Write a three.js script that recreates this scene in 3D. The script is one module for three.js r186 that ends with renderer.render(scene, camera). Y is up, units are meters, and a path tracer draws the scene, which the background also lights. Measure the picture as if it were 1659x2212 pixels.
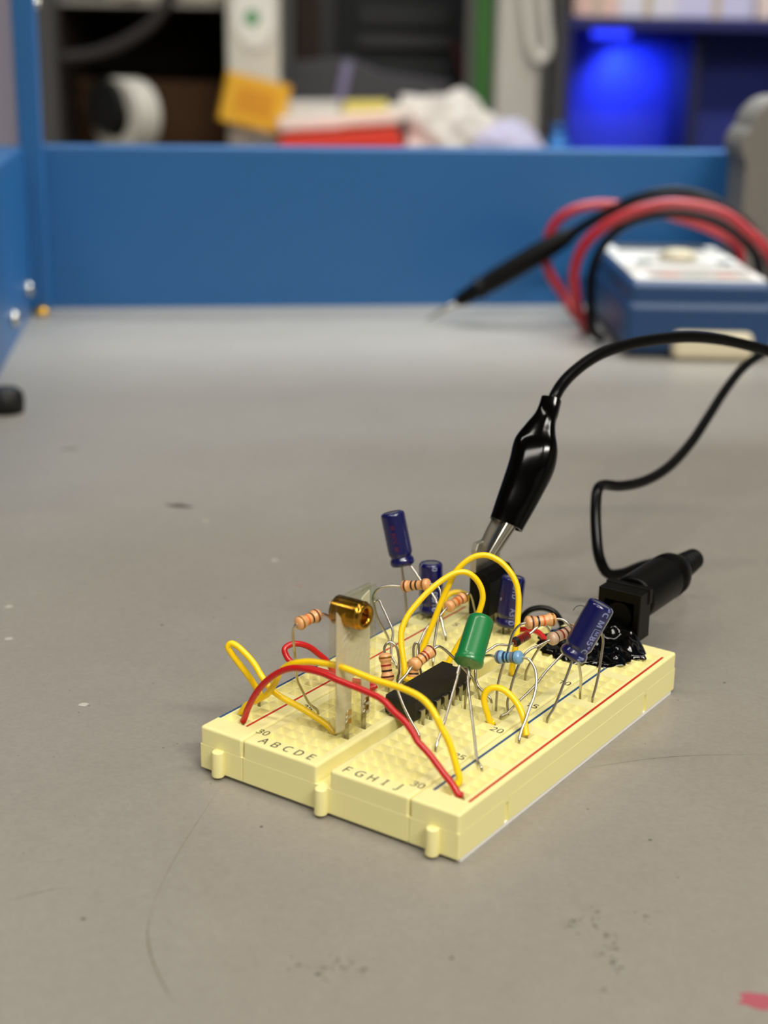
import * as THREE from 'three';
import { RoundedBoxGeometry } from 'three/addons/geometries/RoundedBoxGeometry.js';
import { mergeGeometries } from 'three/addons/utils/BufferGeometryUtils.js';
import { RectAreaLightUniformsLib } from 'three/addons/lights/RectAreaLightUniformsLib.js';
import { FontLoader } from 'three/addons/loaders/FontLoader.js';
import { TextGeometry } from 'three/addons/geometries/TextGeometry.js';
import { ImprovedNoise } from 'three/addons/math/ImprovedNoise.js';
import { Brush, Evaluator, SUBTRACTION } from 'three-bvh-csg';

// ------------------------------------------------------------------ camera, exposure, lights
const S = 0.001;                                   // everything below is written in millimetres
const scene = new THREE.Scene();
scene.background = new THREE.Color(0x000000);
const camera = new THREE.PerspectiveCamera(38.004, 1659 / 2212, 0.02, 20);
camera.position.set(7.02 * S, 124.34 * S, 227.51 * S);
camera.up.set(-0.01772, 0.95364, -0.30043);
camera.lookAt(7.02 * S, (124.34 - 30.047) * S, (227.51 - 95.379) * S);
camera.focus = 0.277;
camera.userData.fStop = 14.5;
const renderer = new THREE.WebGLRenderer({ antialias: true });
renderer.toneMapping = THREE.LinearToneMapping;
renderer.toneMappingExposure = 1.66;
renderer.shadowMap.enabled = true;
RectAreaLightUniformsLib.init();

const WARM = new THREE.Color().setRGB(1.0, 0.95, 0.87);
const COOL = new THREE.Color().setRGB(0.86, 0.93, 1.0);
const LAMPS = [                                    // ceiling strip lights: x, z (mm), length along x, width, strength, colour
  [1000, 1700, 1200, 300, 30, WARM],
  [-500, 1700, 1200, 300, 9, WARM],
  [700, 100, 1200, 140, 15, WARM],
  [-900, 100, 1200, 140, 10, WARM],
  [0, -1450, 1200, 140, 23, COOL],
];

// ------------------------------------------------------------------ helpers
const TH = -0.600247, BENCH_YAW = 0.13963;
const FRAMES = {
  board: { yaw: TH, o: new THREE.Vector3() },
  world: { yaw: 0, o: new THREE.Vector3() },
  bench: { yaw: BENCH_YAW, o: new THREE.Vector3(-158.8, 0, -480.7) },
};
const V = (x, y, z) => new THREE.Vector3(x, y, z);
const VA = a => new THREE.Vector3(a[0], a[1], a[2]);
let seed = 12345;
const rnd = () => { seed = (seed * 1664525 + 1013904223) >>> 0; return seed / 4294967296; };
const noise = new ImprovedNoise();
const used = new Map(), baseOf = new Map();
function numbered(name) {
  const k = used.get(name) || 0; used.set(name, k + 1);
  return k ? `${name}_${String(k).padStart(3, '0')}` : name;
}
function clean(g) {
  let h = g.index ? g.toNonIndexed() : g.clone();
  for (const k of Object.keys(h.attributes)) if (!['position', 'normal', 'uv'].includes(k)) h.deleteAttribute(k);
  if (!h.attributes.normal) h.computeVertexNormals();
  if (!h.attributes.uv) h.setAttribute('uv', new THREE.BufferAttribute(new Float32Array(h.attributes.position.count * 2), 2));
  h.morphAttributes = {}; h.clearGroups();
  return h;
}
function merge(geos) { const l = (Array.isArray(geos) ? geos : [geos]).map(clean); return l.length > 1 ? mergeGeometries(l) : l[0]; }
function thing(frame, name, label, category, base, group) {
  const f = FRAMES[frame], o = new THREE.Group();
  const b = VA(base);
  o.name = numbered(name);
  o.position.copy(b.clone().applyAxisAngle(V(0, 1, 0), f.yaw).add(f.o).multiplyScalar(S));
  o.rotation.y = f.yaw;
  o.userData = { label, category };
  if (group) o.userData.group = group;
  scene.add(o); baseOf.set(o, b);
  return o;
}
function part(name, geos, mat, parent, label) {
  const b = baseOf.get(parent);
  const g = merge(geos).translate(-b.x, -b.y, -b.z).scale(S, S, S);
  const m = new THREE.Mesh(g, mat);
  m.name = name; m.castShadow = m.receiveShadow = true;
  if (label) m.userData.label = label;
  parent.add(m); baseOf.set(m, b);
  return m;
}
function structure(name, geos, mat) {
  const g = merge(geos).scale(S, S, S);
  const m = new THREE.Mesh(g, mat); m.name = name; m.castShadow = m.receiveShadow = true;
  m.userData.kind = 'structure'; scene.add(m); return m;
}
const box = (x0, y0, z0, x1, y1, z1) => new THREE.BoxGeometry(x1 - x0, y1 - y0, z1 - z0).translate((x0 + x1) / 2, (y0 + y1) / 2, (z0 + z1) / 2);
const rbox = (x0, y0, z0, x1, y1, z1, r, n = 3) => new RoundedBoxGeometry(x1 - x0, y1 - y0, z1 - z0, n, r).translate((x0 + x1) / 2, (y0 + y1) / 2, (z0 + z1) / 2);
const curveOf = pts => new THREE.CatmullRomCurve3(pts.map(VA), false, 'centripetal');
function tube(pts, r, radial = 10, per = 6) {
  const c = curveOf(pts), n = Math.max(4, (pts.length - 1) * per);
  const g = [clean(new THREE.TubeGeometry(c, n, r, radial, false))];
  for (const t of [0, 1]) {                         // close both ends with a small dome
    const p = c.getPoint(t), d = c.getTangent(t).multiplyScalar(t ? 1 : -1);
    const s = new THREE.SphereGeometry(r, radial, 4, 0, Math.PI * 2, 0, Math.PI / 2).scale(1, 0.35, 1);
    s.applyQuaternion(new THREE.Quaternion().setFromUnitVectors(V(0, 1, 0), d)).translate(p.x, p.y, p.z);
    g.push(clean(s));
  }
  return mergeGeometries(g);
}
// turn a shape standing on the origin along +y so that it runs from a towards b, its -z side facing `face`
const FACE = V(0.54, 0.3, 0.79);
function along(g, a, b, face = FACE) {
  const y = VA(b).sub(VA(a)).normalize();
  const z = face.clone().addScaledVector(y, -face.dot(y)).normalize().negate();
  const x = y.clone().cross(z);
  return g.applyMatrix4(new THREE.Matrix4().makeBasis(x, y, z).setPosition(a[0], a[1], a[2]));
}
const dist = (a, b) => VA(a).distanceTo(VA(b));
function lathe(profile, n = 40) { return new THREE.LatheGeometry(profile.map(p => new THREE.Vector2(p[0], p[1])), n); }
function loft(rings, closed = true) {              // rings: arrays of Vector3 with the same count
  const pos = [], n = rings[0].length, idx = [];
  rings.forEach(r => r.forEach(p => pos.push(p.x, p.y, p.z)));
  for (let i = 0; i < rings.length - 1; i++) for (let j = 0; j < n; j++) {
    const a = i * n + j, b = i * n + (j + 1) % n, c = a + n, d = b + n; idx.push(a, b, d, a, d, c);
  }
  if (closed) for (const e of [0, rings.length - 1]) {
    const c = rings[e].reduce((s, p) => s.add(p), V(0, 0, 0)).multiplyScalar(1 / n); const k = pos.length / 3; pos.push(c.x, c.y, c.z);
    for (let j = 0; j < n; j++) { const a = e * n + j, b = e * n + (j + 1) % n; e ? idx.push(a, b, k) : idx.push(b, a, k); }
  }
  const g = new THREE.BufferGeometry(); g.setAttribute('position', new THREE.Float32BufferAttribute(pos, 3)); g.setIndex(idx); g.computeVertexNormals();
  return g;
}

// ------------------------------------------------------------------ materials
const std = (hex, rough, o = {}) => new THREE.MeshStandardMaterial({ color: hex, roughness: rough, ...o });
const phys = (hex, rough, o = {}) => new THREE.MeshPhysicalMaterial({ color: hex, roughness: rough, ...o });
function noiseTexture(n, fn, srgb) {
  const d = new Uint8Array(n * n * 4);
  for (let y = 0; y < n; y++) for (let x = 0; x < n; x++) { const c = fn(x, y); const k = (y * n + x) * 4; d[k] = c[0]; d[k + 1] = c[1]; d[k + 2] = c[2]; d[k + 3] = 255; }
  const t = new THREE.DataTexture(d, n, n); t.wrapS = t.wrapT = THREE.RepeatWrapping; t.magFilter = THREE.LinearFilter; t.minFilter = THREE.LinearMipmapLinearFilter; t.generateMipmaps = true;
  if (srgb) t.colorSpace = THREE.SRGBColorSpace; t.needsUpdate = true; return t;
}
const white = Array.from({ length: 512 * 512 }, () => rnd());
const wat = (x, y) => white[((y & 511) << 9) | (x & 511)];
const tileNoise = (x, y, n, f) => {                 // tileable value noise
  const u = x / n * f, v = y / n * f, i = Math.floor(u), j = Math.floor(v), a = u - i, b = v - j, s = a * a * (3 - 2 * a), t = b * b * (3 - 2 * b);
  const q = (p, r) => wat(((p % f) + f) % f * 7 + f, ((r % f) + f) % f * 13 + f);
  return (q(i, j) * (1 - s) + q(i + 1, j) * s) * (1 - t) + (q(i, j + 1) * (1 - s) + q(i + 1, j + 1) * s) * t;
};
const deskMap = noiseTexture(512, (x, y) => {
  const v = (tileNoise(x, y, 512, 200) - 0.5) * 7 + (tileNoise(x, y, 512, 64) - 0.5) * 3 + (tileNoise(x, y, 512, 9) - 0.5) * 3;
  return [146 + v, 141 + v, 132 + v];
}, true);
const deskBump = noiseTexture(512, (x, y) => { const v = 110 + tileNoise(x, y, 512, 170) * 60 + tileNoise(x, y, 512, 60) * 40; return [v, v, v]; });
const M = {
  desk: new THREE.MeshPhysicalMaterial({ map: deskMap, bumpMap: deskBump, bumpScale: 0.000012, roughness: 0.4 }),
  paint: phys(0x1b5a90, 0.42, { clearcoat: 0.25, clearcoatRoughness: 0.35 }),
  board: phys(0xf2eaa6, 0.48, { sheen: 0.2, sheenRoughness: 0.5 }),
  foam: std(0xf2f1ec, 0.9),
  ink: std(0x2e2a1c, 0.8), redInk: std(0xc22a12, 0.6), blueInk: std(0x1c4a78, 0.6),
  lead: std(0xc9c4b8, 0.26, { metalness: 1 }),
  tin: std(0xb9b4a8, 0.34, { metalness: 1 }),
  chrome: std(0xd2cdbf, 0.16, { metalness: 1 }),
  brass: std(0xb98a2e, 0.2, { metalness: 1 }),
  gold: std(0xd9a441, 0.3, { metalness: 1 }),
  dark: std(0x0c0b0a, 0.6),
  yellow: phys(0xffd600, 0.34, { clearcoat: 0.3, clearcoatRoughness: 0.3 }),
  red: phys(0xc01212, 0.32, { clearcoat: 0.3, clearcoatRoughness: 0.3 }),
  black: phys(0x040404, 0.28, { specularIntensity: 0.4 }),
  boot: phys(0x020202, 0.1, { specularIntensity: 0.5 }),
  epoxy: std(0x0c0b09, 0.5),
  blackPlastic: phys(0x040403, 0.38, { specularIntensity: 0.35 }),
  glue: phys(0x030303, 0.1, { specularIntensity: 0.8 }),
  led: phys(0x127a3c, 0.36, { clearcoat: 0.45, clearcoatRoughness: 0.12 }),
  tan: phys(0xe5a76c, 0.34, { clearcoat: 0.4, clearcoatRoughness: 0.2 }),
  beige: phys(0xd9b898, 0.34, { clearcoat: 0.4, clearcoatRoughness: 0.2 }),
  bluer: phys(0x74a3c8, 0.3, { clearcoat: 0.5, clearcoatRoughness: 0.2 }),
  clear: phys(0xfbfaf4, 0.05, { transmission: 1, thickness: 0, ior: 1.5 }),
  tape: phys(0xe6e0d0, 0.8, { transmission: 0.12 }),
  diodeGlass: phys(0x7a1c0c, 0.08, { clearcoat: 1, clearcoatRoughness: 0.03 }),
};
const BAND = { brown: std(0x5e2a12, 0.4), black: std(0x1a120c, 0.4), orange: std(0xe0661a, 0.4), red: std(0x9c2410, 0.4), gold: std(0x9a6a24, 0.35, { metalness: 0.4 }), violet: std(0x5c5468, 0.4), navy: std(0x10304e, 0.4), grey: std(0x77747a, 0.4) };

// positions on and above the breadboard, millimetres in the board's own frame (x across, z along, y up from the bench)
const P = {
  redLong: [[-21.96,6.7,-1.27],[-21.96,8.9,-1.27],[-21.49,9.89,-1.25],[-20.87,11.44,-1.17],[-19.24,14.58,-1.16],[-17.36,17.25,-1.3],[-15.27,19.39,-1.53],[-13.09,20.93,-1.79],[-10.85,21.86,-2.0],[-7.84,22.25,-2.15],[-4.79,22.31,-2.17],[-1.58,22.02,-2.0],[3.81,21.19,-2.64],[6.79,20.5,-2.87],[9.38,19.14,-2.61],[11.77,17.99,-2.43],[13.6,16.76,-2.03],[14.9,15.7,-1.6],[16.01,14.93,-1.61],[17.68,13.72,-1.59],[19.99,11.8,-1.41],[21.98,10.24,-1.31],[23.34,8.98,-1.12],[23.89,8.9,-1.27],[23.89,6.7,-1.27]],
  yellowLong: [[-24.5,6.7,-3.81],[-24.5,8.9,-3.81],[-24.17,9.44,-3.81],[-23.32,10.67,-3.85],[-21.03,12.29,-4.09],[-18.87,13.93,-4.3],[-17.2,16.38,-4.32],[-15.82,19.01,-4.19],[-14.24,20.61,-4.29],[-12.72,21.45,-4.4],[-9.95,22.29,-4.92],[-7.09,22.57,-5.27],[-4.22,22.73,-5.58],[-0.07,22.37,-5.75],[3.18,22.03,-5.84],[6.28,21.93,-6.01],[8.92,21.82,-6.13],[11.2,21.52,-6.12],[12.97,21.05,-5.98],[14.65,20.25,-5.59],[16.15,19.27,-5.0],[17.12,17.76,-4.97],[18.3,16.16,-5.04],[19.06,14.9,-4.98],[19.91,13.22,-4.79],[20.88,11.12,-4.5],[21.47,9.79,-4.3],[21.35,8.9,-3.81],[21.35,6.7,-3.81]],
  yellowLoop: [[-6.35,6.7,-7.62],[-6.35,8.9,-7.62],[-6.43,8.73,-7.57],[-7.94,9.74,-7.54],[-10.83,11.03,-7.15],[-13.69,12.12,-6.66],[-16.53,13.06,-6.11],[-18.32,13.84,-5.84],[-19.53,14.6,-5.79],[-21.47,16.2,-5.92],[-23.35,17.98,-6.2],[-25.37,19.43,-6.2],[-27.28,20.54,-6.05],[-28.37,20.78,-5.78],[-28.82,20.06,-5.48],[-28.38,18.96,-5.76],[-27.04,16.55,-6.72],[-25.76,14.28,-7.63],[-24.91,12.56,-8.22],[-24.23,10.84,-8.63],[-24.5,11.4,-8.89],[-24.5,6.7,-8.89]],
  redLoop: [[-21.96,6.7,-29.21],[-21.96,8.9,-29.21],[-22.38,9.2,-28.64],[-22.78,10.24,-28.13],[-23.25,11.37,-27.56],[-24.14,12.77,-26.45],[-25.3,14.44,-24.98],[-26.56,15.37,-23.23],[-27.43,15.44,-21.69],[-27.75,14.89,-20.54],[-27.18,13.81,-20.25],[-26.12,12.83,-20.31],[-24.2,12.25,-20.97],[-21.67,11.81,-21.97],[-18.65,11.24,-23.15],[-14.92,10.42,-24.55],[-11.64,10.05,-25.92],[-10.71,9.81,-26.25],[-11.43,9.5,-25.4],[-11.43,6.7,-25.4]],
  arcInner: [[-6.35,6.7,-33.02],[-6.35,9.7,-33.02],[-7.93,9.89,-32.36],[-8.94,12.21,-33.11],[-10.39,15.58,-34.19],[-11.05,18.07,-35.26],[-10.85,20.52,-36.94],[-9.78,23.19,-39.48],[-8.56,25.26,-41.76],[-7.07,26.96,-44.1],[-5.69,27.84,-45.85],[-4.23,27.73,-47.21],[-2.78,26.5,-48.15],[-1.71,24.57,-48.59],[-1.32,22.82,-48.55],[-1.47,20.87,-48.1],[-2.03,18.4,-47.3],[-3.19,15.81,-46.12],[-4.31,13.39,-45.01],[-5.31,10.69,-43.9],[-5.74,9.66,-43.45],[-6.35,9.7,-43.18],[-6.35,6.7,-43.18]],
  arcOuter: [[-11.43,6.7,-40.64],[-11.43,9.4,-40.64],[-10.83,10.0,-41.2],[-10.58,12.04,-41.97],[-9.99,15.25,-43.3],[-9.4,18.44,-44.64],[-8.93,21.22,-45.77],[-8.29,24.03,-47.02],[-7.61,26.6,-48.23],[-6.45,28.51,-49.54],[-4.83,29.86,-50.95],[-2.85,30.14,-52.22],[-0.61,29.19,-53.18],[1.43,27.44,-53.67],[3.0,25.27,-53.7],[3.88,23.06,-53.25],[4.38,20.86,-52.56],[4.9,17.87,-51.5],[5.4,14.84,-50.42],[5.75,11.44,-49.05],[5.94,9.65,-48.34],[6.35,8.9,-48.26],[6.35,6.7,-48.26]],
  archSmall: [[13.97,6.7,-27.94],[13.97,8.9,-27.94],[13.69,8.73,-27.52],[13.1,10.43,-27.2],[12.61,12.06,-26.95],[12.38,13.51,-26.9],[12.62,14.7,-27.13],[13.46,15.47,-27.6],[14.57,15.64,-28.03],[15.8,15.31,-28.32],[17.26,14.43,-28.41],[18.5,13.37,-28.31],[19.65,12.0,-27.96],[20.43,10.78,-27.52],[21.08,9.45,-26.92],[21.35,8.9,-26.67],[21.35,6.7,-26.67]],
  redRear: [[-6.35,6.7,-68.58],[-6.35,9.4,-68.58],[-5.59,9.6,-68.5],[-4.89,9.44,-68.25],[-3.42,9.52,-67.98],[-1.58,10.04,-67.77],[0.3,10.27,-67.46],[1.89,10.07,-66.98],[2.95,9.69,-66.46],[3.81,9.4,-66.04],[3.81,6.7,-66.04]],
  yellowRear: [[-21.96,6.7,-64.77],[-21.96,8.9,-64.77],[-21.01,9.85,-65.88],[-21.29,11.88,-66.58],[-20.93,13.17,-67.41],[-19.73,13.83,-68.59],[-18.26,13.55,-69.58],[-17.15,12.61,-70.08],[-16.41,11.1,-70.1],[-13.97,8.9,-71.12],[-13.97,6.7,-71.12]],
  blackLoop: [[-6.35,6.7,-73.66],[-6.35,8.9,-73.66],[-6.39,8.07,-73.32],[-6.32,9.38,-73.86],[-6.01,10.27,-74.42],[-5.21,11.13,-75.29],[-3.64,11.58,-76.54],[-2.14,11.36,-77.48],[-0.84,10.61,-78.08],[0.02,9.69,-78.33],[0.57,8.68,-78.31],[1.09,7.66,-78.28]],
  r1: {"a":[[-13.97,6.7,-12.7],[-13.97,8.9,-12.7],[-14.43,10.66,-11.05],[-14.62,13.82,-9.14],[-14.65,16.66,-7.57],[-14.02,19.99,-6.37],[-13.28,23.66,-5.03],[-12.68,26.7,-3.88],[-12.1,28.49,-3.34],[-11.37,29.36,-3.23]],"b":[[-10.6,29.72,-8.64],[-9.13,30.26,-8.01],[-7.36,30.54,-7.1],[-5.2,30.46,-5.52]]},
  r2: {"a":[[-21.96,6.7,-46.99],[-21.96,9.4,-46.99],[-22.4,10.55,-46.84],[-24.08,13.81,-46.06],[-24.95,16.75,-45.87],[-25.26,18.08,-45.84],[-24.7,19.72,-46.42],[-22.98,20.7,-47.45],[-20.19,20.9,-48.7]],"b":[[-13.9,22.58,-49.29],[-12.58,22.44,-49.79],[-11.73,21.49,-49.69],[-11.13,19.64,-48.86],[-10.58,16.98,-47.46],[-9.82,12.78,-45.15],[-9.16,10.04,-43.76],[-8.89,8.9,-43.18],[-8.89,6.7,-43.18]]},
  r2extra: [[-23.63,19.19,-44.06],[-23.72,18.66,-43.79],[-23.27,18.32,-43.97],[-22.54,18.86,-44.04],[-20.98,17.49,-43.43],[-19.0,15.64,-42.56],[-17.49,14.12,-41.78],[-16.57,12.07,-40.1],[-15.79,10.5,-38.86],[-13.97,8.9,-38.1],[-13.97,6.7,-38.1]],
  r3: {"a":[[-11.43,6.7,-43.18],[-11.43,8.9,-43.18],[-12.64,9.39,-43.64],[-13.66,10.6,-45.13],[-13.9,11.2,-46.13],[-14.43,12.79,-48.89],[-14.43,13.79,-51.21],[-14.1,14.4,-53.42],[-14.02,15.48,-56.02]],"b":[[-13.64,16.17,-62.32],[-13.31,16.49,-63.7],[-13.11,15.62,-64.21],[-12.99,13.44,-65.08],[-13.02,11.13,-65.85],[-13.97,8.9,-66.04],[-13.97,6.7,-66.04]]},
  r4: {"a":[[-8.89,6.7,-27.94],[-8.89,8.9,-27.94],[-9.23,10.23,-28.29]],"b":[[-10.88,15.44,-29.37],[-11.1,16.34,-29.6],[-10.87,17.08,-30.08],[-10.37,17.33,-30.55],[-9.45,16.59,-30.94],[-8.7,14.75,-30.83],[-8.16,12.1,-30.29],[-8.01,9.97,-29.67],[-6.35,8.9,-30.48],[-6.35,6.7,-30.48]]},
  r5: {"a":[[6.35,6.7,-15.24],[6.35,8.9,-15.24],[5.74,9.43,-15.53],[3.62,11.03,-16.29],[1.12,13.21,-17.43],[-0.39,14.86,-18.43],[-0.72,15.8,-19.32],[-0.43,16.62,-20.78],[-0.25,17.71,-22.42]],"b":[[0.71,19.57,-28.02],[1.14,19.88,-29.05],[1.87,19.14,-29.99],[2.85,17.58,-31.2],[3.86,15.68,-32.43],[4.64,14.26,-33.36],[5.3,13.14,-34.15],[5.85,11.56,-34.83],[6.15,9.99,-35.27],[6.35,8.9,-35.56],[6.35,6.7,-35.56]]},
  r6: {"a":[[-8.89,6.7,-33.02],[-8.89,8.9,-33.02],[-7.33,8.5,-34.04]],"b":[[-8.24,12.87,-35.3],[-8.59,14.36,-35.7],[-8.66,15.36,-36.08],[-8.4,15.82,-36.47],[-8.02,15.27,-36.55],[-7.68,13.74,-36.27],[-6.97,10.84,-35.79],[-6.51,9.48,-35.64],[-6.35,8.9,-35.56],[-6.35,6.7,-35.56]]},
  r7: {"a":[[11.43,6.7,-33.02],[11.43,8.9,-33.02],[11.31,10.84,-33.36],[11.21,13.35,-33.84],[11.48,16.7,-34.74],[11.91,19.41,-35.6],[12.17,21.95,-36.32],[12.45,23.06,-36.74],[13.1,24.19,-37.38],[13.91,24.66,-37.93]],"b":[[17.7,24.89,-42.64],[18.67,24.87,-43.14],[19.68,24.29,-43.45],[20.7,23.09,-43.46],[21.1,20.94,-42.58],[20.22,19.1,-40.9],[18.62,16.35,-38.17],[17.56,13.91,-36.03],[15.88,11.33,-33.31],[14.69,9.45,-31.36],[13.97,8.9,-30.48],[13.97,6.7,-30.48]]},
  r8: {"a":[[6.35,6.7,-30.48],[6.35,8.9,-30.48],[6.39,9.66,-30.5],[6.53,12.16,-30.58],[6.89,15.12,-30.78],[7.56,17.17,-31.16],[8.56,18.71,-31.66],[10.14,19.28,-32.23],[11.25,19.21,-32.49]],"b":[[16.62,20.38,-32.7],[17.55,20.33,-32.9],[18.41,19.81,-32.84],[19.26,19.01,-32.58],[19.96,17.82,-31.92],[20.49,16.49,-31.03],[20.83,14.82,-29.65],[20.88,13.42,-28.3],[21.04,11.77,-26.77],[21.09,10.39,-25.42],[21.26,9.24,-24.4],[21.35,8.9,-24.13],[21.35,6.7,-24.13]]},
  r9: {"a":[[13.97,6.7,-33.02],[13.97,8.9,-33.02],[13.54,10.46,-33.43],[13.52,12.35,-34.27],[13.52,14.08,-35.07],[13.78,16.71,-36.44],[14.13,18.35,-37.44],[14.47,19.01,-37.98],[15.1,19.7,-38.76],[16.19,20.34,-39.86],[17.34,21.13,-41.07]],"b":[[19.33,21.82,-47.47],[20.5,22.47,-48.64],[22.15,22.05,-49.76],[23.27,21.14,-50.29],[23.8,19.64,-50.2],[23.95,17.46,-49.64],[24.08,14.1,-48.7],[24.02,10.98,-47.71],[23.89,8.9,-46.99],[23.89,6.7,-46.99]]},
  diode: {"a":[[8.89,6.7,-35.56],[8.89,8.9,-35.56],[5.94,11.14,-35.53],[4.72,13.64,-36.55],[4.67,15.56,-37.98],[5.28,16.38,-39.18],[5.99,17.05,-40.37],[6.55,17.5,-41.25],[7.99,17.27,-42.75],[8.62,17.56,-43.62]],"b":[[9.48,18.11,-47.59],[9.81,18.51,-48.21],[10.27,19.18,-49.12],[10.9,19.68,-50.1],[11.57,19.36,-50.71],[12.13,18.44,-51.06],[12.34,17.71,-51.13],[11.99,16.5,-50.8],[10.67,14.75,-49.91],[9.69,12.42,-49.1],[9.0,10.22,-48.46],[8.89,8.9,-48.26],[8.89,6.7,-48.26]]},
  ledTop: [7.92,26.21,-32.76],
  ledBot: [9.29,19.63,-26.1],
  ledLeadA: [[8.63,19.61,-24.37],[9.12,18.13,-22.9],[9.86,15.33,-19.91],[10.67,12.24,-16.53],[11.43,8.9,-12.7],[11.43,6.7,-12.7]],
  ledLeadB: [[9.78,19.17,-25.5],[10.96,17.72,-23.44],[13.6,15.22,-20.15],[17.05,12.12,-15.94],[20.23,9.41,-12.1],[21.35,8.9,-11.43],[21.35,6.7,-11.43]],
  capATop: [-29.45,32.27,-58.41],
  capABot: [-26.37,21.34,-58.25],
  capAL: [[-26.7,21.61,-58.13],[-25.73,16.9,-57.87],[-25.09,13.61,-57.67],[-24.44,9.35,-57.28],[-24.5,8.9,-57.15],[-24.5,6.7,-57.15]],
  capAR: [[-25.29,21.98,-58.6],[-23.96,20.86,-58.55],[-21.72,18.77,-58.36],[-18.38,16.01,-58.26],[-16.52,13.25,-57.43],[-15.09,10.81,-56.56],[-13.97,8.9,-55.88],[-13.97,6.7,-55.88]],
  capDTop: [26.93,30.15,-42.19],
  capDBot: [23.4,20.18,-38.51],
  capDL: [[23.21,20.19,-39.4],[23.15,18.58,-38.81],[22.6,14.7,-37.11],[21.96,10.97,-35.4],[21.35,8.9,-34.29],[21.35,6.7,-34.29]],
  capDR: [[24.21,20.2,-39.07],[23.72,17.55,-41.14],[22.8,13.55,-44.03],[21.7,10.16,-46.17],[21.35,8.9,-46.99],[21.35,6.7,-46.99]],
  capCTop: [-4.77,21.24,-66.64],
  capCBot: [-4.91,10.84,-65.12],
  jaw0: [-12.21,23.1,-66.07],
  jaw1: [-9.47,31.73,-71.24],
  bootEnd: [-9.02,53.23,-87.38],
  clipCable: [[-8.94,50.02,-84.94],[-8.89,53.79,-87.69],[-9.28,56.02,-91.65],[-9.01,58.14,-96.53],[-7.66,60.59,-104.37],[-5.21,61.86,-112.8],[-1.84,62.22,-122.22],[1.91,61.83,-131.52],[6.06,60.35,-140.69],[9.9,58.23,-148.53],[13.97,55.54,-156.42],[19.77,50.64,-167.08]],
  dcCable: [[15.75,17.58,-103.43],[13.76,16.6,-113.13],[10.5,13.23,-123.59],[6.02,9.98,-129.44],[2.56,9.28,-126.81],[0.22,9.81,-119.06],[-1.83,9.56,-111.2],[-3.49,10.39,-107.84],[-5.19,14.0,-106.79],[-7.28,19.18,-108.61],[-9.37,24.61,-111.79],[-10.5,27.28,-114.58],[-10.99,27.47,-118.13],[-9.91,25.75,-125.36],[-8.63,24.79,-135.44],[-7.91,25.58,-147.0],[-8.35,28.63,-161.42],[-9.74,32.92,-175.65],[-11.13,37.78,-190.42],[-11.44,41.68,-203.42],[-10.06,44.08,-216.54],[-6.68,46.47,-236.33]],
  boot: [[-9.44,30.36,-70.74],[-9.02,33.85,-73.12],[-8.61,37.6,-75.72],[-8.24,42.0,-78.55],[-8.69,45.47,-80.58],[-8.92,48.01,-82.53],[-8.99,50.11,-84.43],[-9.06,51.53,-85.82],[-9.27,53.69,-87.39]],
  strand: [[9.4,17.31,-65.95],[9.66,17.94,-66.36],[9.78,17.94,-67.72],[10.06,17.51,-69.02],[10.3,16.01,-71.15],[10.57,14.05,-73.13]],
  jawRight: [[-8.16,32.81,-71.92],[-8.72,30.43,-70.24],[-9.6,27.17,-67.89],[-10.42,24.16,-65.79]],
  jawLeft: [[-10.88,32.45,-72.46],[-11.51,30.12,-71.27],[-12.34,27.75,-70.04],[-13.12,24.64,-68.58]]
};
const T = 8.9;                                      // height of the board's top face
const COL = { A: -13.97, B: -11.43, C: -8.89, D: -6.35, E: -3.81, F: 3.81, G: 6.35, H: 8.89, I: 11.43, J: 13.97 };
const rowZ = r => -(30 - r) * 2.54, railZ = n => -(n + 0.5) * 2.54;
const RAILS = { Lo: -24.5, Li: -21.96, Ri: 21.35, Ro: 23.89 };

// ------------------------------------------------------------------ the room
const matWall = std(0x86827a, 0.9), matFloor = std(0x57544f, 0.7), matCeil = std(0xaaa69c, 0.9);
structure('floor', box(-2600, -800, -3300, 2600, -750, 3200), matFloor);
structure('ceiling', box(-2600, 2000, -3300, 2600, 2050, 3200), matCeil);
structure('wall_back', box(-2600, -750, -3300, 2600, 2000, -3250), matWall);
structure('wall_front', box(-2600, -750, 3150, 2600, 2000, 3200), matWall);
structure('wall_left', box(-2600, -750, -3250, -2550, 2000, 3150), matWall);
structure('wall_right', box(2550, -750, -3250, 2600, 2000, 3150), matWall);
const LAMPNAMES = ['ceiling strip light above the bench, right of the camera', 'ceiling strip light above the bench, left of the camera', 'ceiling strip light over the right back of the bench', 'ceiling strip light over the left back of the bench', 'cool white ceiling strip light over the rear bench'];
LAMPS.forEach(([x, z, w, d, s, col], i) => {
  const t = thing('world', 'ceiling_light', LAMPNAMES[i], 'ceiling light', [x, 2000, z], 'ceiling strip lights');
  part('housing', box(x - w / 2 - 20, 1960, z - d / 2 - 20, x + w / 2 + 20, 2000, z + d / 2 + 20), std(0xe8e6e0, 0.5), t);
  part('diffuser', box(x - w / 2, 1955, z - d / 2, x + w / 2, 1960, z + d / 2), new THREE.MeshStandardMaterial({ color: 0xffffff, emissive: col, emissiveIntensity: s * 0.25, roughness: 0.6 }), t);
  const l = new THREE.RectAreaLight(col, s, w * S, d * S);
  l.position.set(0, -48 * S, 0); l.rotation.x = -Math.PI / 2; t.add(l);
});

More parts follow.
